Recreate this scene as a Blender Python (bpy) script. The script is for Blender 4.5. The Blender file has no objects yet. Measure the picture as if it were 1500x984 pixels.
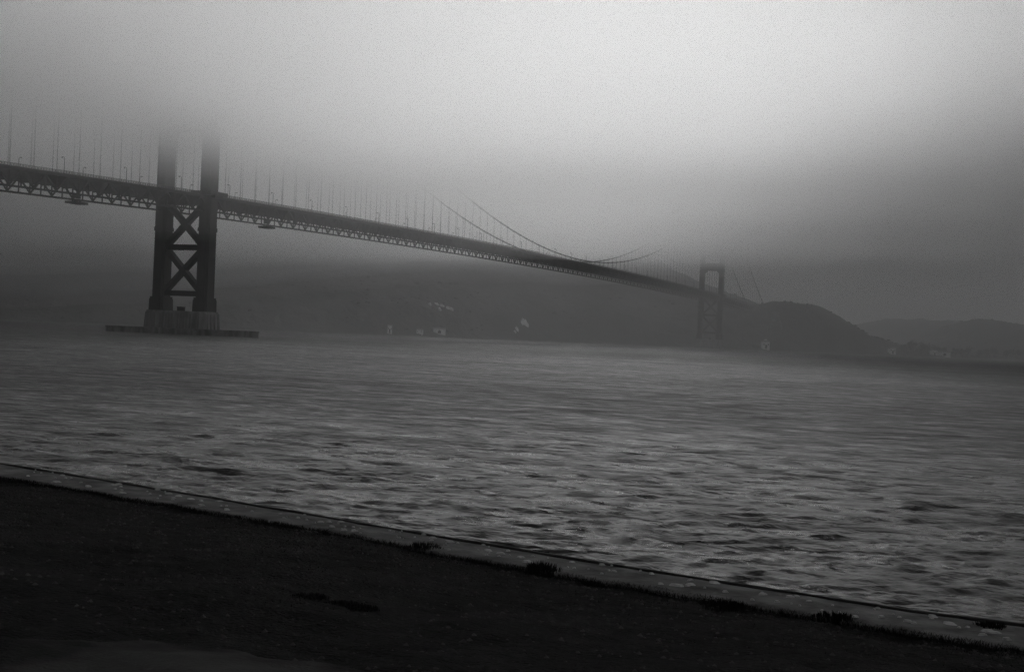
import bpy, math, random
import numpy as np
from mathutils import Matrix, Vector

random.seed(7)
rng = np.random.default_rng(7)
sc = bpy.context.scene
COL = sc.collection

# ------------------------------------------------------------------ camera
CX, CY, CH = 426.85, -627.39, 6.74
YAW, PITCH, ROLL = 0.36234, -0.0005, 0.04138
FW = Vector((-math.sin(YAW) * math.cos(PITCH), math.cos(YAW) * math.cos(PITCH), math.sin(PITCH)))
RT = Vector((math.cos(YAW), math.sin(YAW), 0))
UP = RT.cross(FW)
cr, sr = math.cos(ROLL), math.sin(ROLL)
R2 = RT * cr + UP * sr
U2 = UP * cr - RT * sr
cam_data = bpy.data.cameras.new('camera')
cam = bpy.data.objects.new('camera', cam_data)
COL.objects.link(cam)
cam_data.sensor_width = 36
cam_data.lens = 2020.9 / 1500 * 36
cam_data.clip_start = 0.1
cam_data.clip_end = 60000
M = Matrix.Identity(4)
for i in range(3):
    M[i][0], M[i][1], M[i][2] = R2[i], U2[i], -FW[i]
M[0][3], M[1][3], M[2][3] = CX, CY, CH
cam.matrix_world = M
sc.camera = cam


def gp(u, d, z=0.0):
    """a point u metres to the right of and d metres ahead of the viewpoint, on the map"""
    return Vector((CX + u * math.cos(YAW) - d * math.sin(YAW), CY + u * math.sin(YAW) + d * math.cos(YAW), z))


# ------------------------------------------------------------------ world, sun, exposure
SUN_EL = math.radians(27)
SUN_AZ_U, SUN_AZ_D = 0.12, 1.0          # direction of the sun on the map, relative to the view
sd = (gp(SUN_AZ_U, SUN_AZ_D) - gp(0, 0)).normalized()
sun_dir = Vector((sd.x * math.cos(SUN_EL), sd.y * math.cos(SUN_EL), math.sin(SUN_EL)))
w = bpy.data.worlds.new('World')
sc.world = w
w.use_nodes = True
nt = w.node_tree
nt.nodes.clear()
sky = nt.nodes.new('ShaderNodeTexSky')
sky.sky_type = 'NISHITA'
sky.sun_disc = False
sky.sun_elevation = SUN_EL
sky.sun_rotation = math.atan2(sd.x, sd.y)
bw = nt.nodes.new('ShaderNodeRGBToBW')
bg = nt.nodes.new('ShaderNodeBackground')
bg.inputs['Strength'].default_value = 0.10
out = nt.nodes.new('ShaderNodeOutputWorld')
nt.links.new(sky.outputs[0], bw.inputs[0])
nt.links.new(bw.outputs[0], bg.inputs['Color'])
nt.links.new(bg.outputs[0], out.inputs[0])
sl = bpy.data.lights.new('sun', 'SUN')
sl.energy = 2.4
sl.angle = math.radians(10)
sl.color = (1, 1, 1)                     # black-and-white photograph
so = bpy.data.objects.new('sun', sl)
COL.objects.link(so)
so.rotation_euler = (-sun_dir).to_track_quat('-Z', 'Y').to_euler()
so.location = (0, 0, 600)
sc.view_settings.view_transform = 'Standard'
sc.view_settings.look = 'None'
sc.view_settings.exposure = -0.15
sc.view_settings.gamma = 1
sc.cycles.max_bounces = 16
sc.cycles.volume_bounces = 10
sc.cycles.transparent_max_bounces = 48
sc.cycles.use_denoising = True
sc.cycles.denoising_prefilter = 'NONE'


# ------------------------------------------------------------------ helpers
class MB:
    def __init__(self):
        self.v = []
        self.f = []

    def add(self, vs, fs):
        n = len(self.v)
        self.v += [tuple(p) for p in vs]
        self.f += [tuple(i + n for i in f) for f in fs]

    def box(self, c, s, rz=0.0):
        hx, hy, hz = s[0] / 2, s[1] / 2, s[2] / 2
        ca, sa = math.cos(rz), math.sin(rz)
        vs = []
        for z in (-hz, hz):
            for x, y in ((-hx, -hy), (hx, -hy), (hx, hy), (-hx, hy)):
                vs.append((c[0] + x * ca - y * sa, c[1] + x * sa + y * ca, c[2] + z))
        self.add(vs, [(3, 2, 1, 0), (4, 5, 6, 7), (0, 1, 5, 4), (1, 2, 6, 5), (2, 3, 7, 6), (3, 0, 4, 7)])
        return self

    def bar(self, a, b, wd, ht, side=(1, 0, 0)):
        """box beam from a to b; wd along `side`, ht across"""
        a, b = Vector(a), Vector(b)
        d = (b - a).normalized()
        s = Vector(side)
        s = (s - d * s.dot(d)).normalized()
        t = d.cross(s)
        vs = []
        for p in (a, b):
            for i, j in ((-1, -1), (1, -1), (1, 1), (-1, 1)):
                vs.append(p + s * (i * wd / 2) + t * (j * ht / 2))
        self.add(vs, [(3, 2, 1, 0), (4, 5, 6, 7), (0, 1, 5, 4), (1, 2, 6, 5), (2, 3, 7, 6), (3, 0, 4, 7)])
        return self

    def tube(self, pts, r, n=8):
        pts = [Vector(p) for p in pts]
        vs, fs = [], []
        rr = r if isinstance(r, (list, tuple)) else [r] * len(pts)
        for i, p in enumerate(pts):
            d = (pts[min(i + 1, len(pts) - 1)] - pts[max(i - 1, 0)]).normalized()
            s = Vector((1, 0, 0)) if abs(d.x) < 0.9 else Vector((0, 1, 0))
            s = (s - d * s.dot(d)).normalized()
            t = d.cross(s)
            for k in range(n):
                a = 2 * math.pi * k / n
                vs.append(p + (s * math.cos(a) + t * math.sin(a)) * rr[i])
        for i in range(len(pts) - 1):
            for k in range(n):
                k2 = (k + 1) % n
                fs.append((i * n + k, i * n + k2, (i + 1) * n + k2, (i + 1) * n + k))
        fs.append(tuple(range(n - 1, -1, -1)))
        fs.append(tuple((len(pts) - 1) * n + k for k in range(n)))
        self.add(vs, fs)
        return self

    def prism(self, poly, z0, z1, poly2=None):
        n = len(poly)
        poly2 = poly2 or poly
        vs = [(x, y, z0) for x, y in poly] + [(x, y, z1) for x, y in poly2]
        fs = [tuple(range(n - 1, -1, -1)), tuple(range(n, 2 * n))]
        for k in range(n):
            k2 = (k + 1) % n
            fs.append((k, k2, n + k2, n + k))
        self.add(vs, fs)
        return self

    def sweep(self, pts, wd, ht):
        """continuous rectangular section along points running in +Y"""
        n = len(pts)
        vs, fs = [], []
        for x, y, z in pts:
            vs += [(x - wd / 2, y, z - ht / 2), (x + wd / 2, y, z - ht / 2), (x + wd / 2, y, z + ht / 2), (x - wd / 2, y, z + ht / 2)]
        for i in range(n - 1):
            for k in range(4):
                k2 = (k + 1) % 4
                fs.append((i * 4 + k, (i + 1) * 4 + k, (i + 1) * 4 + k2, i * 4 + k2))
        fs.append((0, 1, 2, 3))
        fs.append(tuple((n - 1) * 4 + k for k in (3, 2, 1, 0)))
        self.add(vs, fs)
        return self

    def mesh(self, name, mat):
        me = bpy.data.meshes.new(name)
        me.from_pydata(self.v, [], self.f)
        me.materials.append(mat)
        me.update()
        return me

    def build(self, name, mat, parent=None, loc=None):
        return link(name, self.mesh(name, mat), parent, loc)


def link(name, me, parent=None, loc=None, rot=None):
    o = bpy.data.objects.new(name, me)
    COL.objects.link(o)
    if parent is not None:
        o.parent = parent
    if loc is not None:
        o.location = loc
    if rot is not None:
        o.rotation_euler = rot
    return o


def empty(name, loc=(0, 0, 0), rz=0, parent=None):
    o = link(name, None, parent, loc, (0, 0, rz))
    o.empty_display_size = 1
    return o


def tag(o, label, cat, group=None):
    o['label'] = label
    o['category'] = cat
    if group:
        o['group'] = group
    return o


def kind(o, k):
    o['kind'] = k
    return o


def np_mesh(name, verts, faces, mat, smooth=True):
    """verts (n,3), faces (m,3|4) numpy"""
    me = bpy.data.meshes.new(name)
    n, k = faces.shape
    me.vertices.add(len(verts))
    me.vertices.foreach_set('co', np.asarray(verts, np.float32).ravel())
    me.loops.add(n * k)
    me.loops.foreach_set('vertex_index', faces.astype(np.int32).ravel())
    me.polygons.add(n)
    me.polygons.foreach_set('loop_start', np.arange(0, n * k, k, dtype=np.int32))
    me.polygons.foreach_set('use_smooth', np.full(n, smooth))
    me.materials.append(mat)
    me.update(calc_edges=True)
    return me


def grid_faces(nr, nc, wrap=False):
    i = np.arange(nr - 1)[:, None]
    j = np.arange(nc if wrap else nc - 1)[None, :]
    j2 = (j + 1) % nc
    return np.stack([i * nc + j, i * nc + j2, (i + 1) * nc + j2, (i + 1) * nc + j], -1).reshape(-1, 4)


def vnoise(x, y, seed=0):
    x0, y0 = np.floor(x), np.floor(y)
    fx, fy = x - x0, y - y0
    fx = fx * fx * (3 - 2 * fx)
    fy = fy * fy * (3 - 2 * fy)

    def h(a, b):
        s = np.sin(a * 127.1 + b * 311.7 + seed * 74.7) * 43758.5453
        return s - np.floor(s)
    return (h(x0, y0) * (1 - fx) + h(x0 + 1, y0) * fx) * (1 - fy) + (h(x0, y0 + 1) * (1 - fx) + h(x0 + 1, y0 + 1) * fx) * fy


def fbm(x, y, oct=4, seed=0):
    s, a, t = 0, 1.0, 0
    for o in range(oct):
        s = s + a * (vnoise(x * 2 ** o, y * 2 ** o, seed + o) - 0.5)
        t += a
        a *= 0.5
    return s / t * 2


def sstep(a, b, x):
    t = np.clip((x - a) / (b - a), 0, 1)
    return t * t * (3 - 2 * t)


# ------------------------------------------------------------------ materials (all grey: the photograph is black and white)
def mat(name, base, rough=0.7, var=0.3, scale=1.0, bump=0.0, bump_scale=None, streak=0.0, bdist=0.05):
    m = bpy.data.materials.new(name)
    m.use_nodes = True
    nt = m.node_tree
    b = nt.nodes['Principled BSDF']
    b.inputs['Roughness'].default_value = rough
    b.inputs['Specular IOR Level'].default_value = 0.25
    tc = nt.nodes.new('ShaderNodeTexCoord')
    nz = nt.nodes.new('ShaderNodeTexNoise')
    nz.inputs['Scale'].default_value = scale
    nz.inputs['Detail'].default_value = 6
    nt.links.new(tc.outputs['Object'], nz.inputs['Vector'])
    mr = nt.nodes.new('ShaderNodeMapRange')
    mr.inputs['From Min'].default_value = 0.3
    mr.inputs['From Max'].default_value = 0.7
    mr.inputs['To Min'].default_value = base * (1 - var)
    mr.inputs['To Max'].default_value = base * (1 + var)
    nt.links.new(nz.outputs['Fac'], mr.inputs['Value'])
    src = mr.outputs[0]
    if streak:
        mp = nt.nodes.new('ShaderNodeMapping')
        mp.inputs['Scale'].default_value = (0.5, 0.5, 0.04)
        n2 = nt.nodes.new('ShaderNodeTexNoise')
        n2.inputs['Scale'].default_value = 1.0
        n2.inputs['Detail'].default_value = 5
        nt.links.new(tc.outputs['Object'], mp.inputs[0])
        nt.links.new(mp.outputs[0], n2.inputs['Vector'])
        m2 = nt.nodes.new('ShaderNodeMapRange')
        m2.inputs['From Min'].default_value = 0.3
        m2.inputs['From Max'].default_value = 0.7
        m2.inputs['To Min'].default_value = 1 - streak
        m2.inputs['To Max'].default_value = 1 + streak
        nt.links.new(n2.outputs['Fac'], m2.inputs['Value'])
        mu = nt.nodes.new('ShaderNodeMath')
        mu.operation = 'MULTIPLY'
        nt.links.new(src, mu.inputs[0])
        nt.links.new(m2.outputs[0], mu.inputs[1])
        src = mu.outputs[0]
    nt.links.new(src, b.inputs['Base Color'])
    if bump:
        n3 = nt.nodes.new('ShaderNodeTexNoise')
        n3.inputs['Scale'].default_value = bump_scale or scale * 4
        n3.inputs['Detail'].default_value = 6
        nt.links.new(tc.outputs['Object'], n3.inputs['Vector'])
        bp = nt.nodes.new('ShaderNodeBump')
        bp.inputs['Strength'].default_value = bump
        bp.inputs['Distance'].default_value = bdist
        nt.links.new(n3.outputs['Fac'], bp.inputs['Height'])
        nt.links.new(bp.outputs[0], b.inputs['Normal'])
    return m


STEEL = mat('painted_steel', 0.022, 0.6, 0.2, 0.3, streak=0.15)
ASPHALT = mat('asphalt', 0.05, 0.9, 0.2, 0.5)
CONC = mat('pier_concrete', 0.19, 0.85, 0.25, 0.15, 0.3, 0.8, streak=0.35, bdist=0.2)
WALLC = mat('sea_wall_concrete', 0.10, 0.9, 0.6, 3.0, 0.7, 14, bdist=0.03)
WETEDGE = mat('wet_edge', 0.018, 0.8, 0.3, 3, 0.4, 20, bdist=0.02)
PEBBLE = mat('pebble', 0.045, 0.9, 0.7, 3)
CHIP = mat('pale_chip', 0.44, 0.8, 0.6, 2.5)
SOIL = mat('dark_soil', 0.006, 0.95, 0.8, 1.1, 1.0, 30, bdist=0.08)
GRAVEL = mat('worn_gravel', 0.042, 0.95, 0.3, 2.5, 0.8, 40, bdist=0.02)
GRASS = mat('dark_grass', 0.012, 0.8, 0.4, 0.8)
BRUSH = mat('hill_brush', 0.045, 0.95, 0.75, 0.016, 1.0, 0.06, bdist=6)
SCRUB = mat('dark_scrub', 0.028, 0.9, 0.5, 0.02)
ROCK = mat('pale_rock', 0.6, 0.9, 0.3, 0.12, 0.6, 0.4, bdist=1)
BUFF = mat('pale_cliff', 0.13, 0.9, 0.3, 0.12, 0.6, 0.4, bdist=1)
LEAF = mat('tree_leaf', 0.045, 0.8, 0.4, 0.3)
BARK = mat('tree_bark', 0.05, 0.9, 0.2, 2)
PAINT = mat('pale_render', 0.75, 0.8, 0.12, 0.5)
ROOF = mat('grey_roof', 0.2, 0.8, 0.2, 0.5)
DARKW = mat('dark_opening', 0.03, 0.4, 0.1, 1)


def fade_patch(m, centre, radius, edge_value):
    """the worn patch peters out into the soil round it"""
    nt = m.node_tree
    b = nt.nodes['Principled BSDF']
    src = b.inputs['Base Color'].links[0].from_socket
    geo = nt.nodes.new('ShaderNodeNewGeometry')
    ds = nt.nodes.new('ShaderNodeVectorMath')
    ds.operation = 'DISTANCE'
    ds.inputs[1].default_value = centre
    nt.links.new(geo.outputs['Position'], ds.inputs[0])
    nz = nt.nodes.new('ShaderNodeTexNoise')
    nz.inputs['Scale'].default_value = 3.2
    nz.inputs['Detail'].default_value = 8
    nt.links.new(geo.outputs['Position'], nz.inputs['Vector'])
    mu = nt.nodes.new('ShaderNodeMath')
    mu.operation = 'MULTIPLY_ADD'
    mu.inputs[1].default_value = 0.9
    nt.links.new(nz.outputs['Fac'], mu.inputs[0])
    nt.links.new(ds.outputs['Value'], mu.inputs[2])
    mr = nt.nodes.new('ShaderNodeMapRange')
    mr.inputs['From Min'].default_value = radius * 0.62 + 0.45
    mr.inputs['From Max'].default_value = radius * 0.9 + 0.45
    nt.links.new(mu.outputs[0], mr.inputs['Value'])
    mx = nt.nodes.new('ShaderNodeMix')
    mx.inputs['B'].default_value = edge_value
    nt.links.new(mr.outputs[0], mx.inputs['Factor'])
    nt.links.new(src, mx.inputs['A'])
    nt.links.new(mx.outputs['Result'], b.inputs['Base Color'])


def water_mat():
    m = bpy.data.materials.new('bay_water')
    m.use_nodes = True
    nt = m.node_tree
    b = nt.nodes['Principled BSDF']
    b.inputs['Base Color'].default_value = (0.012, 0.012, 0.012, 1)
    b.inputs['Roughness'].default_value = 0.14
    b.inputs['IOR'].default_value = 1.333
    tc = nt.nodes.new('ShaderNodeTexCoord')
    mp = nt.nodes.new('ShaderNodeMapping')
    mp.inputs['Rotation'].default_value = (0, 0, -YAW)
    mp.inputs['Scale'].default_value = (0.6, 1.0, 1.0)
    nt.links.new(tc.outputs['Object'], mp.inputs[0])
    # wind-ruffled offshore, smoother in the lee of the bank
    geo = nt.nodes.new('ShaderNodeNewGeometry')
    ds = nt.nodes.new('ShaderNodeVectorMath')
    ds.operation = 'DISTANCE'
    ds.inputs[1].default_value = (CX, CY, 0)
    nt.links.new(geo.outputs['Position'], ds.inputs[0])
    rr = nt.nodes.new('ShaderNodeMapRange')
    rr.inputs['From Min'].default_value = 30
    rr.inputs['From Max'].default_value = 150
    rr.inputs['To Min'].default_value = 0.27
    rr.inputs['To Max'].default_value = 0.58
    b.distribution = 'GGX'
    nt.links.new(ds.outputs['Value'], rr.inputs['Value'])
    # cat's-paws and current lines: patches of more and less ruffled water
    total = rr.outputs[0]
    for scl, amt in ((0.02, 0.10), (0.25, 0.26), (0.9, 0.26)):
        n5 = nt.nodes.new('ShaderNodeTexNoise')
        n5.inputs['Scale'].default_value = scl
        n5.inputs['Detail'].default_value = 5
        m5 = nt.nodes.new('ShaderNodeMapRange')
        m5.inputs['From Min'].default_value = 0.3
        m5.inputs['From Max'].default_value = 0.7
        m5.inputs['To Min'].default_value = -amt / 2
        m5.inputs['To Max'].default_value = amt / 2
        a5 = nt.nodes.new('ShaderNodeMath')
        nt.links.new(mp.outputs[0], n5.inputs['Vector'])
        nt.links.new(n5.outputs['Fac'], m5.inputs['Value'])
        nt.links.new(total, a5.inputs[0])
        nt.links.new(m5.outputs[0], a5.inputs[1])
        total = a5.outputs[0]
    nt.links.new(total, b.inputs['Roughness'])
    prev = None
    for scl, dist, stg in ((0.045, 4.5, 0.8), (0.3, 1.1, 0.8), (1.1, 0.34, 1.0), (3.4, 0.10, 1.0)):
        nz = nt.nodes.new('ShaderNodeTexNoise')
        nz.inputs['Scale'].default_value = scl
        nz.inputs['Detail'].default_value = 3
        nz.inputs['Distortion'].default_value = 0.4
        nt.links.new(mp.outputs[0], nz.inputs['Vector'])
        bp = nt.nodes.new('ShaderNodeBump')
        bp.inputs['Strength'].default_value = stg
        bp.inputs['Distance'].default_value = dist
        nt.links.new(nz.outputs['Fac'], bp.inputs['Height'])
        if prev:
            nt.links.new(prev, bp.inputs['Normal'])
        prev = bp.outputs[0]
    nt.links.new(prev, b.inputs['Normal'])
    return m


WATER = water_mat()


def vol_mat(name, density, g):
    m = bpy.data.materials.new(name)
    m.use_nodes = True
    nt = m.node_tree
    nt.nodes.clear()
    o = nt.nodes.new('ShaderNodeOutputMaterial')
    v = nt.nodes.new('ShaderNodeVolumePrincipled')
    v.inputs['Color'].default_value = (0.96, 0.96, 0.96, 1)
    v.inputs['Density'].default_value = density
    v.inputs['Anisotropy'].default_value = g
    nt.links.new(v.outputs[0], o.inputs['Volume'])
    return m


for m_ in (SOIL, GRAVEL, GRASS):
    m_.node_tree.nodes['Principled BSDF'].inputs['Specular IOR Level'].default_value = 0.1

# ------------------------------------------------------------------ water
def build_water():
    # a disc of rings round the bank, finer where the waves are close enough to be seen
    fine = np.radians(np.arange(-25, 25.001, 0.085))
    coarse = np.radians(np.arange(28, 332.1, 4.0))
    th = np.concatenate([fine, coarse])                    # 0 = straight ahead, clockwise
    r = [9.0]
    while r[-1] < 520:
        r.append(r[-1] + min(2.4, max(0.085, r[-1] ** 2 / 9300 * 0.5)))
    while r[-1] < 12000:
        r.append(r[-1] * 1.09)
    r = np.array(r)
    T, Rr = np.meshgrid(th, r)
    ulat, dep = Rr * np.sin(T), Rr * np.cos(T)
    cell = np.maximum(np.gradient(r)[:, None] * np.ones_like(T), Rr * math.radians(0.085))
    z = np.zeros_like(T)
    g = np.random.default_rng(3)
    for k in range(130):
        lam = 0.34 * (3.0 / 0.34) ** g.random()
        if k < 22:
            lam = 3.5 + 6 * g.random()
        elif k < 34:
            lam = 9 + 12 * g.random()
        ang = g.normal(0, 0.46)                            # crests lie across the wind
        kk = 2 * math.pi / lam
        amp = 0.0066 * lam ** 0.62 * (0.4 + 0.9 * g.random()) * (1 if lam < 3.5 else 0.21 if lam < 9 else 0.24)
        fade = np.clip((lam / cell - 2.0) / 2.5, 0, 1)
        z += amp * fade * np.sin(kk * (ulat * math.sin(ang) + dep * math.cos(ang)) + g.random() * 6.283)
    patch = 0.9 + 0.3 * (fbm(ulat / 34, dep / 55, 3, 5))
    z *= np.clip(patch, 0.25, 1.5)
    z += 0.25 * z * np.abs(z) - 0.03                       # sharper crests, flatter troughs
    edge = np.clip((25 - np.abs(np.degrees((T + np.pi) % (2 * np.pi) - np.pi))) / 1.5, 0, 1)
    z *= edge
    x = CX + ulat * math.cos(YAW) - dep * math.sin(YAW)
    y = CY + ulat * math.sin(YAW) + dep * math.cos(YAW)
    V = np.stack([x, y, z], -1).reshape(-1, 3)
    F = grid_faces(len(r), len(th), True)[:, ::-1]
    me = np_mesh('water', V, F, WATER)
    kind(link('water', me), 'structure')


build_water()

# ------------------------------------------------------------------ hills across the strait
CRA = [(-1600, 150), (-1100, 190), (-700, 215), (-300, 235), (50, 225), (160, 190), (261, 146), (303, 127), (334, 111.5), (376, 96), (437, 78), (522, 48), (643, 22), (800, 8), (3000, 4)]
CRB = [(180, 0), (250, 12), (327, 37), (353, 53), (369, 62), (385, 69.5), (406, 73.6), (438, 74.4), (464, 72.3), (485, 65.8), (517, 50.3), (543, 37.7), (564, 29), (590, 19.6), (640, 7), (700, 0), (3000, 0)]
CRC = [(600, 10), (760, 18), (855, 42), (909, 71), (980, 88), (1087, 93), (1158, 92), (1212, 85), (1301, 71), (1515, 72), (2200, 90), (3200, 80)]
CRD = [(700, 0), (820, 18), (890, 36), (912, 53), (940, 68.6), (969, 77), (1005, 81), (1041, 78.5), (1077, 71.5), (1149, 84), (1292, 97), (1507, 99), (2500, 90), (3200, 90)]
COAST = [(-1700, 1760), (-1200, 1690), (-640, 1690), (-300, 1700), (-150, 1740), (40, 1900), (200, 1965), (300, 1975), (380, 2012), (480, 2030), (600, 2080), (700, 2190), (850, 2320), (1200, 2420), (3200, 2500)]


def terrain(u, d):
    def it(t):
        a = np.array(t, float)
        return np.interp(u, a[:, 0], a[:, 1])
    warp = 22 * fbm(u / 160, d / 160, 3, 31)
    ct = it(COAST) + 10 * fbm(u / 60, d / 400, 3, 41)
    inl = d - ct
    land = np.clip(inl / 6, 0, 1)
    h = 3.0 + 0.012 * np.clip(inl, 0, 400) + 0 * d
    dd = d + warp

    def bump(c, d0, wf, wb, p):
        t = np.where(dd < d0, (d0 - dd) / wf, (dd - d0) / wb)
        return c * np.clip(1 - np.clip(t, 0, 1) ** p, 0, 1)
    ha = it(CRA) * np.clip((inl + warp * 0.4) / (2450 - ct), 0, 1) ** 0.72
    ha = np.where(dd > 2450, it(CRA) * np.clip(1 - (dd - 2450) / 1300, 0, 1), ha)
    h = np.maximum(h, ha)
    h = np.maximum(h, bump(it(CRB), 2130, 118, 420, 1.9))
    h = np.maximum(h, bump(it(CRC), 3600, 900, 800, 1.5))
    h = np.maximum(h, bump(it(CRD), 2900, 520, 700, 1.6))
    h = 3 + (h - 3) * sstep(6, 46, inl)                    # a flat bench along the water
    rel = np.clip(h / 40, 0, 1)
    gul = 1 - 2 * np.abs(fbm(u / 120 + 0.3 * warp / 22, d / 260, 4, 11))
    h = h + rel * (9.0 * (gul - 0.6) + 4 * fbm(u / 45, d / 45, 3, 13) + 1.8 * fbm(u / 14, d / 14, 3, 17))
    return np.where(inl > 0, np.maximum(h * land, 0.6 * land), -3.0)


def build_hills():
    us = np.concatenate([np.arange(-1650, -700, 22), np.arange(-700, 1500, 9), np.arange(1500, 3150, 25)])
    ds = np.concatenate([np.arange(1600, 2500, 9), np.arange(2500, 3800, 18), np.arange(3800, 4700, 40)])
    U, D = np.meshgrid(us, ds)
    Z = terrain(U, D)
    x = CX + U * math.cos(YAW) - D * math.sin(YAW)
    y = CY + U * math.sin(YAW) + D * math.cos(YAW)
    me = np_mesh('hills', np.stack([x, y, Z], -1).reshape(-1, 3), grid_faces(len(ds), len(us)), BRUSH)
    kind(link('hills', me), 'structure')


build_hills()


def build_scrub():
    g = np.random.default_rng(12)
    n = 9000
    u = -1500 + 2900 * g.random(n)
    ct = np.interp(u, [a for a, _ in COAST], [b for _, b in COAST])
    d = ct + 16 + 620 * g.random(n) ** 1.3
    keep = fbm(u / 70, d / 70, 3, 91) + 0.5 * g.normal(0, 0.3, n) > -0.08
    u, d = u[keep], d[keep]
    n = len(u)
    z = terrain(u, d)
    base = np.array([(1, 0, .15), (.5, .87, .1), (-.5, .87, .2), (-1, 0, .1), (-.5, -.87, .15), (.5, -.87, .1), (.45, .2, .75), (-.35, .35, .9), (-.1, -.5, .7)])
    r = 1.2 + 3.4 * g.random(n) ** 2
    bx = base[None] * r[:, None, None] * (0.7 + 0.6 * g.random((n, 9, 1)))
    a = g.random(n) * 6.283
    x = bx[..., 0] * np.cos(a)[:, None] - bx[..., 1] * np.sin(a)[:, None] + u[:, None]
    y = bx[..., 0] * np.sin(a)[:, None] + bx[..., 1] * np.cos(a)[:, None] + d[:, None]
    zz = bx[..., 2] * 0.8 + z[:, None] - 0.4
    V = np.stack([CX + x * math.cos(YAW) - y * math.sin(YAW), CY + x * math.sin(YAW) + y * math.cos(YAW), zz], -1).reshape(-1, 3)
    F = np.array([(0, 1, 6), (1, 7, 6), (1, 2, 7), (2, 3, 7), (3, 8, 7), (3, 4, 8), (4, 5, 8), (5, 6, 8), (5, 0, 6), (6, 7, 8)])
    F = (np.arange(n)[:, None, None] * 9 + F[None]).reshape(-1, 3)
    kind(link('scrub', np_mesh('scrub', V, F, SCRUB, False)), 'stuff')


build_scrub()

# ------------------------------------------------------------------ near bank: ground sheet, sea wall
OUTER = [(-60, 62), (-30, 38), (-9.45, 21.4), (-7.28, 19.85), (-3.7, 17.0), (-1.01, 14.76), (0.75, 13.37), (1.66, 12.67), (2.74, 11.91), (3.47, 11.39), (4.18, 11.02), (5.06, 10.57), (12, 7.2), (40, -6), (400, -180)]
INNER = [(-60, 60.5), (-30, 36.6), (-9.3, 20.1), (-6.69, 18.26), (-3.42, 15.76), (-1.7, 14.46), (-0.93, 13.69), (0.4, 12.62), (1.55, 11.81), (2.55, 11.03), (3.43, 10.38), (3.86, 10.16), (5.0, 9.58), (12, 6.2), (40, -7), (400, -181)]
WZ = 4.6
oa, ia = np.array(OUTER, float), np.array(INNER, float)


def d_in(u):
    return np.interp(u, ia[:, 0], ia[:, 1])


def ground_z(u, d):
    back = np.clip((d_in(u) - d), 0, 60)                   # metres back from the wall
    z = WZ - 0.035 + 0.062 * np.minimum(back, 9) + 0.01 * np.clip(back - 9, 0, 50)
    z = z + 0.07 * fbm(u / 1.3, d / 1.3, 4, 3) * np.clip(back / 0.5, 0, 1) + 0.022 * fbm(u / 0.22, d / 0.22, 3, 8)
    return z


def build_ground():
    t = np.concatenate([np.arange(0, 14, 0.05), np.geomspace(14, 600, 40)])
    us = np.concatenate([-np.geomspace(400, 9, 40), np.arange(-8.9, 6, 0.06), np.geomspace(6, 400, 40)])
    U, Tt = np.meshgrid(us, t)
    D = d_in(U) - Tt
    Z = ground_z(U, D)
    x = CX + U * math.cos(YAW) - D * math.sin(YAW)
    y = CY + U * math.sin(YAW) + D * math.cos(YAW)
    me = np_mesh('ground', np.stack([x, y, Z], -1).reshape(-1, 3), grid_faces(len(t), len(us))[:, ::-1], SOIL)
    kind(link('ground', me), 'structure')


build_ground()


def build_path():
    n, k = 64, 14
    vs = []
    for i in range(k):
        for j in range(n):
            a = 2 * math.pi * j / n
            rr = (i + 0.02) / (k - 1) * (1 + 0.10 * math.sin(3 * a + 1) + 0.06 * math.sin(7 * a + 2) + 0.04 * math.sin(13 * a))
            vs.append((-1.45 + 1.12 * rr * math.cos(a), 6.55 + 1.05 * rr * math.sin(a)))
    a = np.array(vs)
    Z = ground_z(a[:, 0], a[:, 1]) + 0.012
    # the rim sinks back into the soil
    rim = np.repeat(np.arange(k), n) >= k - 1
    Z = Z - 0.03 * rim
    x = CX + a[:, 0] * math.cos(YAW) - a[:, 1] * math.sin(YAW)
    y = CY + a[:, 0] * math.sin(YAW) + a[:, 1] * math.cos(YAW)
    fade_patch(GRAVEL, gp(-1.45, 6.55, float(Z.mean())), 1.12, 0.008)
    me = np_mesh('path', np.stack([x, y, Z], -1), grid_faces(k, n, True)[:, ::-1], GRAVEL)
    kind(link('path', me), 'structure')


build_path()


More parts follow.
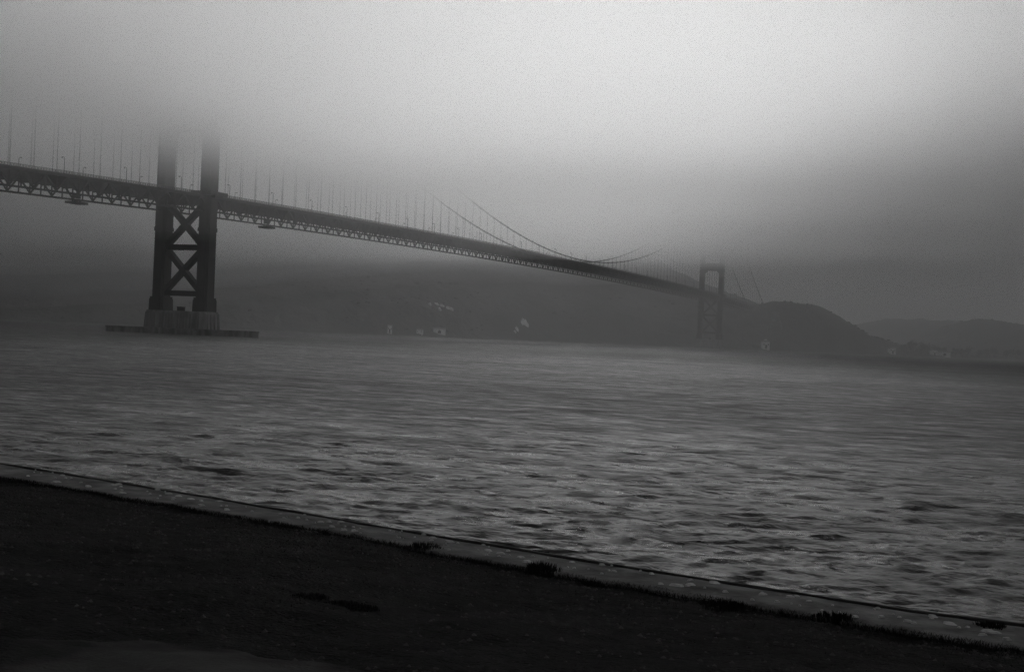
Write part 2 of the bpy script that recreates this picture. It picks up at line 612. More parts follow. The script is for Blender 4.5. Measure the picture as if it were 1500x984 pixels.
def build_wall():
    us = np.concatenate([np.linspace(-60, -10, 40, endpoint=False), np.arange(-10, 7, 0.07), np.linspace(7, 40, 30)])
    rows = []
    o_d = np.interp(us, oa[:, 0], oa[:, 1])
    # smooth the kinks of the two edge lines
    i_d = d_in(us) - 0.04
    prof = [(0.0, -0.9), (0.0, -0.06), (0.03, -0.01), (0.2, 0.0), (0.4, 0.005), (0.6, 0.008), (0.8, 0.004), (0.94, -0.006), (0.985, -0.03), (1.0, -0.08), (1.02, -2.0), (1.05, -7.0)]
    V = []
    for q, dz in prof:
        dd = i_d + (o_d - i_d) * q
        jz = 0.008 * fbm(us / 0.35 + q * 9, us * 0 + q * 7, 3, 21) * (1 if -0.5 < dz else 0)
        jd = 0.022 * fbm(us / 0.28, us * 0 + q * 3, 3, 23) * (1 if q > 0.9 else 0)
        dd = dd + jd
        V.append(np.stack([CX + us * math.cos(YAW) - dd * math.sin(YAW), CY + us * math.sin(YAW) + dd * math.cos(YAW), WZ + dz + jz], -1))
    V = np.array(V)
    me = np_mesh('sea_wall', V.reshape(-1, 3), grid_faces(len(prof), len(us)), WALLC)
    wall = link('sea_wall', me)
    tag(wall, 'low weathered concrete sea wall along the edge of the dark bank', 'sea wall')
    V = []
    for q, dz in ((0.935, -0.05), (0.94, 0.012), (0.99, 0.014), (1.012, -0.02), (1.03, -0.5)):
        dd = i_d + (o_d - i_d) * q + 0.012 * fbm(us / 0.5, us * 0 + 3, 3, 27)
        V.append(np.stack([CX + us * math.cos(YAW) - dd * math.sin(YAW), CY + us * math.sin(YAW) + dd * math.cos(YAW), WZ + dz + 0.006 * fbm(us / 0.3, us * 0 + q, 2, 29)], -1))
    link('edge_strip', np_mesh('edge_strip', np.array(V).reshape(-1, 3), grid_faces(5, len(us)), WETEDGE), wall)
    g = random.Random(5)
    protos = []
    for k in range(4):
        n = 8
        vs = [(0, 0, 0.02)]
        for z, s in ((0.014, 0.7), (-0.01, 1.0)):
            for j in range(n):
                a = 2 * math.pi * j / n
                q = s * (0.75 + 0.5 * g.random())
                vs.append((0.05 * q * math.cos(a), 0.035 * q * math.sin(a), z))
        fs = [(0, 1 + j, 1 + (j + 1) % n) for j in range(n)] + [(1 + j, 1 + n + j, 1 + n + (j + 1) % n, 1 + (j + 1) % n) for j in range(n)]
        b = MB()
        b.add(vs, fs)
        protos.append(b.mesh('mortar_chip', CHIP))
    for k in range(150):
        u = -7 + 11.6 * g.random() ** 0.8
        q = 0.18 + 0.7 * g.random()
        o, i = float(np.interp(u, oa[:, 0], oa[:, 1])), float(d_in(u))
        c = link('mortar_chip', protos[k % 4], wall, gp(u, i + (o - i) * q, WZ + 0.012), (0, 0, YAW + g.uniform(-0.5, 0.5)))
        s = g.choice((0.2, 0.25, 0.3, 0.35, 0.5, 0.6, 0.8))
        c.scale = (s * g.uniform(0.8, 1.6), s, 0.35 + 0.5 * s)


build_wall()


def blades(n, pos, hmin, hmax, wd, seed):
    """pos: (n,2) u,d; returns triangles of bent grass blades"""
    g = np.random.default_rng(seed)
    u, d = pos[:, 0], pos[:, 1]
    z = ground_z(u, d) - 0.01
    hh = hmin + (hmax - hmin) * g.random(n) ** 1.6
    a = g.random(n) * 6.283
    lean = hh * (0.2 + 0.9 * g.random(n))
    b = g.random(n) * 6.283
    dx, dy = np.cos(a) * wd / 2, np.sin(a) * wd / 2
    lx, ly = np.cos(b) * lean, np.sin(b) * lean
    p0 = np.stack([u - dx, d - dy, z], -1)
    p1 = np.stack([u + dx, d + dy, z], -1)
    m0 = np.stack([u - dx * .8 + lx * .35, d - dy * .8 + ly * .35, z + hh * .6], -1)
    m1 = np.stack([u + dx * .8 + lx * .35, d + dy * .8 + ly * .35, z + hh * .6], -1)
    tp = np.stack([u + lx, d + ly, z + hh], -1)
    V = np.stack([p0, p1, m1, m0, tp], 1).reshape(-1, 3)
    k = np.arange(n)[:, None] * 5
    F = np.concatenate([k + [[0, 1, 2]], k + [[0, 2, 3]], k + [[3, 2, 4]]])
    x = CX + V[:, 0] * math.cos(YAW) - V[:, 1] * math.sin(YAW)
    y = CY + V[:, 0] * math.sin(YAW) + V[:, 1] * math.cos(YAW)
    return np.stack([x, y, V[:, 2]], -1), F


def build_grass():
    g = np.random.default_rng(9)
    n = 150000
    u = -8.5 + 14 * g.random(n)
    back = 0.02 + 9 * g.random(n) ** 2.2
    d = d_in(u) - back
    clump = fbm(u / 0.5, d / 0.5, 3, 51) + 0.5 * fbm(u / 2.2, d / 2.2, 2, 53)
    edge = np.exp(-back / 0.5)
    keep = (g.random(n) < np.clip(0.10 + 0.7 * clump + 0.4 * edge, 0.01, 1)) & (d > 3)
    inpatch = ((u + 1.45) / 1.15) ** 2 + ((d - 6.55) / 1.1) ** 2 < 1 + 0.25 * g.random(n)
    keep &= ~inpatch
    u, d = u[keep], d[keep]
    V, F = blades(len(u), np.stack([u, d], -1), 0.008, 0.034, 0.005, 4)
    me = np_mesh('grass', V, F, GRASS, False)
    kind(link('grass', me), 'stuff')
    # ragged verge growing over the inner edge of the wall
    n = 15000
    u = -8.5 + 14 * g.random(n)
    off = 0.10 * fbm(u / 0.6, u * 0 + 2, 3, 61) + 0.02
    d = d_in(u) + off - 0.24 * g.random(n) ** 1.3
    V, F = blades(n, np.stack([u, d], -1), 0.012, 0.05, 0.005, 6)
    V[:, 2] += 0.02
    me = np_mesh('grass', V, F, GRASS, False)
    kind(link('grass', me), 'stuff')


build_grass()


def build_gravel():
    g = np.random.default_rng(77)
    n = 6000
    u = -6 + 11 * g.random(n)
    d = d_in(u) - 0.15 - 7 * g.random(n) ** 1.5
    z = ground_z(u, d)
    r = 0.004 + 0.020 * g.random(n) ** 3
    base = np.array([(1, 0, 0), (0.5, 0.8, 0), (-0.6, 0.7, 0), (-1, -0.1, 0), (-0.4, -0.8, 0), (0.6, -0.7, 0), (0.1, 0.05, 0.7), (-0.2, 0.2, 0.65)])
    a = g.random(n) * 6.283
    bx = base[None] * r[:, None, None] * (0.8 + 0.5 * g.random((n, 8, 1)))
    x = bx[..., 0] * np.cos(a)[:, None] - bx[..., 1] * np.sin(a)[:, None] + u[:, None]
    y = bx[..., 0] * np.sin(a)[:, None] + bx[..., 1] * np.cos(a)[:, None] + d[:, None]
    zz = bx[..., 2] + z[:, None] - 0.001
    V = np.stack([CX + x * math.cos(YAW) - y * math.sin(YAW), CY + x * math.sin(YAW) + y * math.cos(YAW), zz], -1).reshape(-1, 3)
    F = np.array([(0, 1, 6), (1, 2, 7), (1, 7, 6), (2, 3, 7), (3, 4, 7), (4, 6, 7), (4, 5, 6), (5, 0, 6)])
    F = (np.arange(n)[:, None, None] * 8 + F[None]).reshape(-1, 3)
    kind(link('gravel', np_mesh('gravel', V, F, PEBBLE, False)), 'stuff')


build_gravel()


def tuft(u, d, r, h, n, label, seed, name='grass_tuft', cat='grass tuft', group='dark tufts on the bank'):
    g = np.random.default_rng(seed)
    a = g.random(n) * 6.283
    rr = r * np.sqrt(g.random(n)) * ((0.62 + 0.38 * np.sin(a * 2 + seed) * np.sin(a * 3 + 2 * seed) if h > 0.06 else 0.7) + 0.35 * g.random(n))
    du, dd = rr * np.cos(a), rr * np.sin(a)
    hh = 0.5 * h * (0.35 + 0.65 * g.random(n)) * (1 - 0.5 * (rr / r) ** 2)
    wd = 0.006
    b = a + g.normal(0, 0.7, n)
    lean = hh * (0.15 + 0.5 * rr / r)
    ta = g.random(n) * 3.14
    dx, dy = np.cos(ta) * wd / 2, np.sin(ta) * wd / 2
    lx, ly = np.cos(b) * lean, np.sin(b) * lean
    z0 = np.zeros(n) - 0.04
    V = np.stack([np.stack([du - dx, dd - dy, z0], -1), np.stack([du + dx, dd + dy, z0], -1),
                  np.stack([du + dx + lx * .5, dd + dy + ly * .5, hh * .6], -1), np.stack([du - dx + lx * .5, dd - dy + ly * .5, hh * .6], -1),
                  np.stack([du + lx, dd + ly, hh], -1)], 1).reshape(-1, 3)
    k = np.arange(n)[:, None] * 5
    F = np.concatenate([k + [[0, 1, 2]], k + [[0, 2, 3]], k + [[3, 2, 4]]])
    me = np_mesh(name, V, F, GRASS, False)
    z = float(ground_z(np.array([u]), np.array([d]))[0]) if d < d_in(u) - 0.05 else WZ
    o = link(name, me, None, gp(u, d, z), (0, 0, YAW))
    tag(o, label, cat, group)


tuft(0.36, 12.66, 0.17, 0.20, 420, 'dark grass tuft leaning on the sea wall, near the middle of the bank', 1)
tuft(0.80, 12.22, 0.13, 0.13, 260, 'smaller dark grass tuft by the wall, just right of the middle one', 2)
tuft(1.86, 11.32, 0.22, 0.17, 460, 'broad dark grass tuft overlapping the inner edge of the sea wall', 3)
tuft(2.66, 10.98, 0.17, 0.13, 320, 'low dark grass tuft by the wall, left of the bank corner', 4)
tuft(3.86, 10.86, 0.13, 0.12, 300, 'dark grass tuft growing on top of the sea wall at the right', 5)
tuft(-0.80, 13.72, 0.20, 0.12, 300, 'flat dark grass tuft by the wall, left of the middle tuft', 6)
tuft(-1.34, 9.62, 0.14, 0.05, 360, 'flat dark weed patch on the bare bank, the wider left one', 7, 'weed_patch', 'weeds', 'dark weeds on the bank')
tuft(-1.08, 9.42, 0.16, 0.05, 360, 'flat dark weed patch on the bare bank, in the middle of its row', 8, 'weed_patch', 'weeds', 'dark weeds on the bank')
tuft(-0.92, 9.22, 0.12, 0.04, 300, 'flat dark weed patch on the bare bank, the thin right end of its row', 9, 'weed_patch', 'weeds', 'dark weeds on the bank')


# ------------------------------------------------------------------ the suspension bridge
W = 13.7
MAIN, SIDE = 1280.16, 342.9
PAN = 7.62


def zd(s):
    if s < 0:
        return 74.48 + 0.0267 * s
    if s > MAIN:
        return 74.48 - 0.0267 * (s - MAIN)
    return 74.48 + 5.49 * (1 - ((s - MAIN / 2) / (MAIN / 2)) ** 2)


def zc(s):
    if s < 0:
        t = -s / SIDE
        return 227 + (zd(-SIDE) + 2 - 227) * t - 4 * 10.2 * t * (1 - t)
    if s > MAIN:
        t = (s - MAIN) / SIDE
        return 227 + (zd(MAIN + SIDE) + 2 - 227) * t - 4 * 10.2 * t * (1 - t)
    return 82.2 + (227 - 82.2) * ((s - MAIN / 2) / (MAIN / 2)) ** 2


bridge = tag(empty('suspension_bridge', (0, 0, 0)), 'long dark steel suspension bridge vanishing into the fog over the water', 'bridge')
NP = round((MAIN + 2 * SIDE) / PAN)
SS = [-SIDE + PAN * k for k in range(NP + 1)]


def notched(a, b, n1=0.13, n2=0.26):
    a, b = a / 2, b / 2
    q = [(a, b * (1 - n2)), (a * (1 - n1), b * (1 - n2)), (a * (1 - n1), b * (1 - n1)), (a * (1 - n2), b * (1 - n1)), (a * (1 - n2), b)]
    p = q[:]
    p += [(-x, y) for x, y in reversed(q)]
    p += [(-x, -y) for x, y in q]
    p += [(x, -y) for x, y in reversed(q)]
    return p


def sc_poly(p, k):
    return [(x * k, y * k) for x, y in p]


LEG = MB()
for z0, z1, a0, b0, a1, b1 in ((19.6, 55, 7.0, 9.1, 6.75, 8.85), (55, 57, 7.7, 9.8, 7.5, 9.6), (57, 75.5, 6.9, 9.0, 6.85, 8.95), (75.5, 110, 6.85, 9.0, 6.75, 8.9),
                               (110, 151, 6.4, 8.5, 6.3, 8.4), (151, 190, 5.5, 7.4, 5.4, 7.3), (190, 223, 4.9, 6.6, 4.8, 6.5)):
    LEG.prism(notched(a0, b0), z0, z1, notched(a1, b1))
LEG.prism(notched(5.4, 7.2), 223, 227)
PED = MB()
PED.prism(notched(9.0, 11.4, 0.08, 0.18), 12.4, 18.6, notched(8.8, 11.1, 0.08, 0.18))
PED.prism(notched(8.3, 10.5, 0.08, 0.18), 18.6, 19.7)
leg_me, ped_me = LEG.mesh('leg', STEEL), PED.mesh('pedestal', STEEL)
LI = W - 3.0


def strut(z0, z1, dy=5.2):
    b = MB().box((0, 0, (z0 + z1) / 2), (2 * LI, dy, z1 - z0))
    b.box((0, 0, z0 + 0.25), (2 * LI, dy + 0.5, 0.5)).box((0, 0, z1 - 0.25), (2 * LI, dy + 0.5, 0.5))
    return b.mesh('strut', STEEL)


def brace(z0, z1, sgn, dy):
    return MB().bar((-LI * sgn, 0, z0), (LI * sgn, 0, z1), dy, 2.5, (0, 1, 0)).mesh('brace', STEEL)


def portal(z0, z1):
    b = MB().box((0, 0, (z0 + z1) / 2), (2 * LI, 4.6, z1 - z0))
    for s in (-1, 1):          # rounded haunches in the corners of the opening
        pts = [(s * LI, z0 + .02), (s * LI, z0 - 7)] + [(s * (LI - 4.2 * (1 - math.sin(t))), z0 - 7 + 7 * (1 - math.cos(t)) ** 0.8) for t in (0.2, 0.5, 0.8, 1.1)][0:0]
        arc = [(s * (LI - 4.4 * (k / 6) ** 2), z0 - 7 * (1 - (k / 6)) ** 1.0) for k in range(7)]
        poly = [(s * LI, z0)] + arc
        n = len(poly)
        vs = [(x, -2.1, z) for x, z in poly] + [(x, 2.1, z) for x, z in poly]
        fs = [tuple(range(n)), tuple(range(2 * n - 1, n - 1, -1))] + [(k, n + k, n + (k + 1) % n, (k + 1) % n) for k in range(n)]
        b.add(vs, fs)
    for k in range(5):
        b.box(((k - 2) * 3.6, 0, (z0 + z1) / 2), (0.7, 5.3, z1 - z0 - 1.5))
    return b.mesh('portal_strut', STEEL)


struts = [strut(20.4, 23.2), strut(45.0, 47.8), strut(69.0, 71.6)]
braces = []
for z0, z1 in ((23.4, 44.8), (48.0, 69.0)):
    braces += [brace(z0, z1, 1, 3.8), brace(z0, z1, -1, 4.0)]
portals = [portal(108.5, 119), portal(149, 158), portal(188, 195), portal(218.5, 224.5)]
bay = MB()
for sy in (-1, 1):
    bay.box((0, sy * 6.4, 74.2), (12.2, 3.6, 0.6))
    bay.box((0, sy * 8.1, 75.3), (12.2, 0.15, 1.4))
bay.box((5.2, 0, 74.2), (2.6, 9.2, 0.6)).box((6.4, 0, 75.3), (0.15, 16.3, 1.4))
bay.box((5.2, 0, 73.2), (2.3, 8.0, 1.4))
bay_me = bay.mesh('walkway_bay', STEEL)

for s in (0.0, MAIN):
    tw = empty('tower', (0, s, 0), 0, bridge)
    tw['label'] = 'big near steel tower with crossed braces, its top lost in fog' if s == 0 else 'pale distant steel tower with a portal opening, by the far shore'
    for sx in (-1, 1):
        link('leg', leg_me, tw, (sx * W, 0, 0))
        link('pedestal', ped_me, tw, (sx * W, 0, 0))
        link('walkway_bay', bay_me, tw, (sx * W, 0, 0), (0, 0, 0 if sx > 0 else math.pi))
    for me in struts:
        link('strut', me, tw)
    for me in braces:
        link('brace', me, tw)
    for me in portals:
        link('portal_strut', me, tw)

# piers
PA, PB = 38.6, 18.4


def pier_poly(a, b):
    a, b = a / 2, b / 2
    c = 2.6
    return [(a, -b + c), (a, b - c), (a - c, b), (-a + c, b), (-a, b - c), (-a, -b + c), (-a + c, -b), (a - c, -b)]


pb = MB()
pb.prism(pier_poly(PA + 1.6, PB + 1.4), -8, 2.4, pier_poly(PA + 1.2, PB + 1.0))
pb.prism(pier_poly(PA + 0.5, PB + 0.4), 2.4, 11.4, pier_poly(PA - 0.6, PB - 0.5))
pb.prism(pier_poly(PA - 1.2, PB - 1.0), 11.4, 12.4, pier_poly(PA - 1.6, PB - 1.4))
pier_me = pb.mesh('pier', CONC)
bt = MB().prism([(-0.7, 0), (0.7, 0), (0.5, 0.62), (-0.5, 0.62)], 2.42, 10.9, [(-0.7, -0.6), (0.7, -0.6), (0.5, -0.1), (-0.5, -0.1)])
butt_me = bt.mesh('buttress', CONC)
hut_me = MB().box((0, 0, 1.0), (3.4, 2.6, 2.0)).box((0, 0, 2.12), (3.8, 3.0, 0.24)).mesh('hut', STEEL)
for s in (0.0, MAIN):
    p = link('pier', pier_me, bridge, (0, s, 0))
    for k in range(9):
        x = -15 + k * 3.75
        for sy in (-1, 1):
            link('buttress', butt_me, p, (x, sy * (PB / 2 + 0.02), 0), (0, 0, 0 if sy > 0 else math.pi))
    for k in range(4):
        y = -5.1 + k * 3.4
        for sx in (-1, 1):
            link('buttress', butt_me, p, (sx * (PA / 2 + 0.1), y, 0), (0, 0, -sx * math.pi / 2))
    link('hut', hut_me, p, (1.2, -3.0, 12.4))

# deck
def path_pts(x, off, lo=-SIDE, hi=MAIN + SIDE):
    return [(x, s, zd(s) + off) for s in SS if lo - 1 <= s <= hi + 1]


MB().sweep(path_pts(0, -0.35), 18.4, 0.5).build('roadway', ASPHALT, bridge)
for sx in (-1, 1):
    MB().sweep(path_pts(sx * 11.75, -0.28), 4.9, 0.5).build('sidewalk', CONC, bridge)
    MB().sweep(path_pts(sx * W, -1.0), 0.85, 0.9).build('top_chord', STEEL, bridge)
    MB().sweep(path_pts(sx * W, -8.55), 0.85, 0.85).build('bottom_chord', STEEL, bridge)
    rl = MB()
    xr = sx * (W + 0.75)
    rl.sweep(path_pts(xr, 1.22), 0.16, 0.14)
    rl.sweep(path_pts(xr, 0.12), 0.12, 0.12)
    rl.sweep(path_pts(xr, -0.5), 0.14, 1.0)
    for s in np.arange(-SIDE, MAIN + SIDE, PAN / 4):
        rl.box((xr, s, zd(s) + 0.62), (0.16, 0.2, 1.1))
    for s in np.arange(-SIDE, 520, PAN / 20):
        rl.box((xr, s, zd(s) + 0.66), (0.05, 0.1, 1.0))
    rl.build('railing', STEEL, bridge)
    cb = MB().tube([(sx * W, s, zc(s)) for s in np.concatenate([np.linspace(-SIDE, 0, 40), np.linspace(0, MAIN, 160)[1:], np.linspace(MAIN, MAIN + SIDE, 40)[1:]])], 0.5, 8)
    cb.build('main_cable', STEEL, bridge)

fb = MB().box((0, 0, -2.3), (2 * W - 0.9, 0.35, 3.3)).box((0, 0, -3.85), (2 * W - 0.9, 0.7, 0.24)).box((0, 0, -0.85), (2 * W - 0.9, 0.7, 0.22))
fb_me = fb.mesh('floor_beam', STEEL)
for s in SS:
    if abs(s) < 1 or abs(s - MAIN) < 1:
        continue
    link('floor_beam', fb_me, bridge, (0, s, zd(s)))
for x in (-7, -3.5, 0, 3.5, 7):
    MB().sweep(path_pts(x, -0.95), 0.3, 0.6).build('stringer', STEEL, bridge)

post_me = MB().box((0, 0, -4.78), (0.5, 0.5, 6.7)).mesh('post', STEEL)
dg_len = math.hypot(PAN, 7.1)


def diag_mesh(up):
    a, b = (0, 0, -8.2), (0, PAN, -1.4)
    if not up:
        a, b = (0, 0, -1.4), (0, PAN, -8.2)
    return MB().bar(a, b, 0.55, 0.75).mesh('diagonal', STEEL)


dg = {True: diag_mesh(True), False: diag_mesh(False)}
far_posts, far_diags = MB(), MB()
npost = 0
for sx in (-1, 1):
    for k, s in enumerate(SS):
        up = (k % 2 == 1)
        near = -165 < s < 930
        at_tower = abs(s) < 1 or abs(s - MAIN) < 1
        if near:
            if not at_tower:
                link('post', post_me, bridge, (sx * W, s, zd(s)))
            if k < NP:
                dz = zd(SS[k + 1]) - zd(s)
                link('diagonal', dg[up], bridge, (sx * W, s, zd(s) + dz / 2), (math.atan2(dz, PAN), 0, 0))
        else:
            if not at_tower:
                far_posts.box((sx * W, s, zd(s) - 4.78), (0.5, 0.5, 6.7))
            if k < NP:
                s2 = SS[k + 1]
                za, zb = (-8.2, -1.4) if up else (-1.4, -8.2)
                far_diags.bar((sx * W, s, zd(s) + za), (sx * W, s2, zd(s2) + zb), 0.55, 0.75)
kind(far_posts.build('post', STEEL, bridge), 'stuff')
kind(far_diags.build('diagonal', STEEL, bridge), 'stuff')

# hangers: each is four parallel wire ropes
for sx in (-1, 1):
    for k in range(-22, 107):
        s = 15.24 * k
        if abs(s) < 1 or abs(s - MAIN) < 8 or s < -SIDE + 5 or s > MAIN + SIDE - 5:
            continue
        z0, z1 = zd(s) - 1.0, zc(s)
        if z1 - z0 < 1.5:
            continue
        b = MB()
        for dx in (-0.16, 0.16):
            for dy in (-0.12, 0.12):
                b.box((dx, dy, (z0 + z1) / 2), (0.045, 0.045, z1 - z0))
        b.box((0, 0, z1), (1.25, 0.7, 1.25))
        b.build('hanger', STEEL, bridge, (sx * W, s, 0))

# end pylons (concrete) carrying the ends of the side spans
py_me = MB()
for sx in (-1, 1):
    py_me.box((sx * (W + 4.5), 0, 38), (7, 12, 84)).box((sx * (W + 4.5), 0, 81), (5.4, 9, 4))
py_me.box((0, 0, 30), (2 * W + 2, 9, 60))
pm = py_me.mesh('pylon', CONC)
link('pylon', pm, bridge, (0, -SIDE - 6.5, 0))
link('pylon', pm, bridge, (0, MAIN + SIDE + 6.5, -8))

# oval fender round the near pier
fn = MB()
n = 72
ro = [(45.5 * math.cos(2 * math.pi * k / n), 24 * math.sin(2 * math.pi * k / n)) for k in range(n)]
ri = [(x * 0.86, y * 0.76) for x, y in ro]
vs = []
for ring, z in ((ro, -8), (ro, 2.75), (ri, 2.75), (ri, -8)):
    vs += [(x, y, z) for x, y in ring]
fs = []
for q in range(3):
    for k in range(n):
        k2 = (k + 1) % n
        fs.append((q * n + k, q * n + k2, (q + 1) * n + k2, (q + 1) * n + k))
fn.add(vs, fs)
fender = fn.build('pier_fender', CONC)
tag(fender, 'low oval concrete fender in the water round the near tower pier', 'fender')
cp = MB()
ro2 = [(x * 1.008, y * 1.014) for x, y in ro]
ri2 = [(x * 0.93, y * 0.88) for x, y in ro]
vs = []
for ring, z in ((ro2, 2.4), (ro2, 3.15), (ri2, 3.15), (ri2, 2.4)):
    vs += [(x, y, z) for x, y in ring]
fs = [(q * n + k, q * n + (k + 1) % n, ((q + 1) % 4) * n + (k + 1) % n, ((q + 1) % 4) * n + k) for q in range(4) for k in range(n)]
cp.add(vs, fs)
cp.build('coping', CONC, fender)

# maintenance gantries hung under the far truss
gl = {-74.0: 'dark maintenance gantry slung under the deck, left of the near tower', 104.0: 'dark maintenance gantry slung under the deck, right of the near tower'}
for s, lab in gl.items():
    z = zd(s) - 9.2
    g_ = tag(empty('maintenance_gantry', (-W, s, z)), lab, 'gantry', 'gantries under the bridge deck')
    MB().box((0.8, 0, -1.25), (6.4, 9.6, 0.35)).build('platform', STEEL, g_)
    sk = MB()
    for sy in (-1, 1):
        sk.box((0.8, sy * 4.7, -0.75), (6.4, 0.12, 0.9))
    for sx in (-1, 1):
        sk.box((0.8 + sx * 3.1, 0, -0.75), (0.12, 9.3, 0.9))
    sk.build('side_panel', STEEL, g_)
    for sy in (-1, 1):
        MB().bar((0.8, sy * 3.4, -1.1), (0.6, sy * 2.6, 0.6), 0.7, 0.4).build('suspension_arm', STEEL, g_)
    MB().box((0.6, 0, 2.6), (0.5, 6.0, 2.6)).build('machinery_box', STEEL, g_)

# street lamps
def lamp_parts():
    p = MB().tube([(0, 0, 0), (0, 0, 1.0), (0, 0, 6.9)], [0.24, 0.19, 0.15], 6).mesh('post', STEEL)
    pts = [(-1.0 * (1 - math.cos(t)), 0, 6.85 + 0.85 * math.sin(t)) for t in np.linspace(0, 1.9, 8)]
    a = MB().tube(pts, 0.13, 6).mesh('arm', STEEL)
    e = pts[-1]
    l = MB().tube([(e[0], 0, e[2] + 0.1), (e[0], 0, e[2] - 0.15), (e[0], 0, e[2] - 0.5)], [0.13, 0.36, 0.26], 8).mesh('lantern', STEEL)
    whole = MB().tube([(0, 0, 0), (0, 0, 6.9)], 0.17, 5).tube(pts[::2] + [pts[-1]], 0.12, 4)
    whole.tube([(e[0], 0, e[2] + 0.1), (e[0], 0, e[2] - 0.5)], [0.18, 0.24], 5)
    return p, a, l, whole.mesh('street_lamp', STEEL)


lp, la, ll, lw = lamp_parts()
ORD = ['first', 'second', 'third', 'fourth', 'fifth', 'sixth', 'seventh', 'eighth', 'ninth', 'tenth', 'eleventh', 'twelfth', 'thirteenth', 'fourteenth', 'fifteenth', 'sixteenth', 'seventeenth', 'eighteenth',
       'nineteenth', 'twentieth', 'twenty-first', 'twenty-second', 'twenty-third', 'twenty-fourth', 'twenty-fifth', 'twenty-sixth', 'twenty-seventh', 'twenty-eighth', 'twenty-ninth']
for sx in (1, -1):
    for k in range(-7, 35):
        s = 21.3 + 45.72 * k
        if s < -SIDE + 5 or s > MAIN + SIDE - 5 or abs(s - MAIN) < 9:
            continue
        side = 'near' if sx > 0 else 'far'
        if k < 0:
            lab = "hooked street lamp on the deck's %s side, %s left of the big tower" % (side, ORD[-k - 1])
        elif s < MAIN:
            lab = "hooked street lamp on the deck's %s side, %s right of the big tower" % (side, ORD[k])
        else:
            lab = "tiny street lamp on the deck's %s side, %s beyond the distant tower" % (side, ORD[k - 28])
        loc = (sx * (W - 0.9), s, zd(s) - 0.03)
        rot = (0, 0, 0 if sx > 0 else math.pi)
        if s < 440:
            o = empty('street_lamp', loc, rot[2])
            link('post', lp, o)
            link('arm', la, o)
            link('lantern', ll, o)
        else:
            o = link('street_lamp', lw, None, loc, rot)
        tag(o, lab, 'street lamp', 'street lamps along the bridge deck')


# ------------------------------------------------------------------ far shore: buildings, rocks, trees
def tz(u, d):
    return float(terrain(np.array([float(u)]), np.array([float(d)]))[0])


def coast_d(u):
    ds = np.arange(1650, 2600, 1.0)
    return float(ds[np.nonzero(terrain(u + 0 * ds, ds) > 0.3)[0][0]])


def house(u, back, wx, wy, h, label, name='shore_house', roof='gable', door=True, rz=0.0, wins=2, zoff=0.0):
    d = coast_d(u) + back
    z = tz(u, d) + zoff
    o = empty(name, gp(u, d, z), YAW + rz)
    tag(o, label, 'building', 'pale buildings on the far shore')
    MB().box((0, 0, h / 2 - 2), (wx, wy, h + 4)).build('wall', PAINT, o)
    b = MB()
    e = 0.4
    rh = min(wx, wy) * 0.28
    if roof == 'gable':
        x, y = wx / 2 + e, wy / 2 + e
        b.add([(-x, -y, h), (x, -y, h), (x, y, h), (-x, y, h), (-x, 0, h + rh), (x, 0, h + rh)],
              [(0, 1, 5, 4), (2, 3, 4, 5), (0, 4, 3), (1, 2, 5), (3, 2, 1, 0)])
    else:
        x, y = wx / 2 + e, wy / 2 + e
        b.add([(-x, -y, h), (x, -y, h), (x, y, h), (-x, y, h), (-x * .35, -y * .35, h + rh), (x * .35, -y * .35, h + rh), (x * .35, y * .35, h + rh), (-x * .35, y * .35, h + rh)],
              [(0, 1, 5, 4), (1, 2, 6, 5), (2, 3, 7, 6), (3, 0, 4, 7), (4, 5, 6, 7), (3, 2, 1, 0)])
    b.build('roof', ROOF, o)
    if door:
        MB().box((0, -wy / 2 - 0.02, h * 0.28), (wx * 0.26, 0.3, h * 0.56)).build('door', DARKW, o)
    for k in range(wins):
        xx = (k - (wins - 1) / 2) * wx * 0.62
        MB().box((xx, -wy / 2 - 0.02, h * 0.62), (wx * 0.14, 0.25, h * 0.22)).build('window', DARKW, o)
    return o


lh = house(371, 7, 10.5, 9, 9.5, 'pale fog signal building with a dark doorway at the foot of the bluff', 'signal_building', 'hip', True, 0.1, 2)
MB().box((-13, 0, 1.5), (12, 6, 6)).build('annex', BUFF, lh)
MB().box((0, 0, 12.0), (3.4, 3.4, 3.0)).build('cupola', PAINT, lh)
house(-155, 6, 5.5, 6, 9.0, 'narrow pale two storey house alone on the far shore', 'shore_house', 'gable', True, 0.1, 2)
house(-119, 9, 8, 6, 5, 'small grey house low on the far shore, right of the narrow house', 'shore_house', 'gable', False, -0.1, 2)
house(-95, 14, 16, 7, 5.5, 'long low pale shed on the far shore under the hill', 'shore_shed', 'gable', True, 0.05, 3)
house(573, 8, 9, 8, 8, 'pale house at the water edge right of the rocky bluff', 'shore_house', 'gable', True, 0.2, 2)
house(664, 14, 9, 8, 7, 'pale house among the dark shore trees', 'shore_house', 'hip', True, 0.2, 2)
house(684, 6, 19, 8, 5, 'long low pale boathouse in front of the shore trees', 'boathouse', 'gable', True, 0.1, 3)


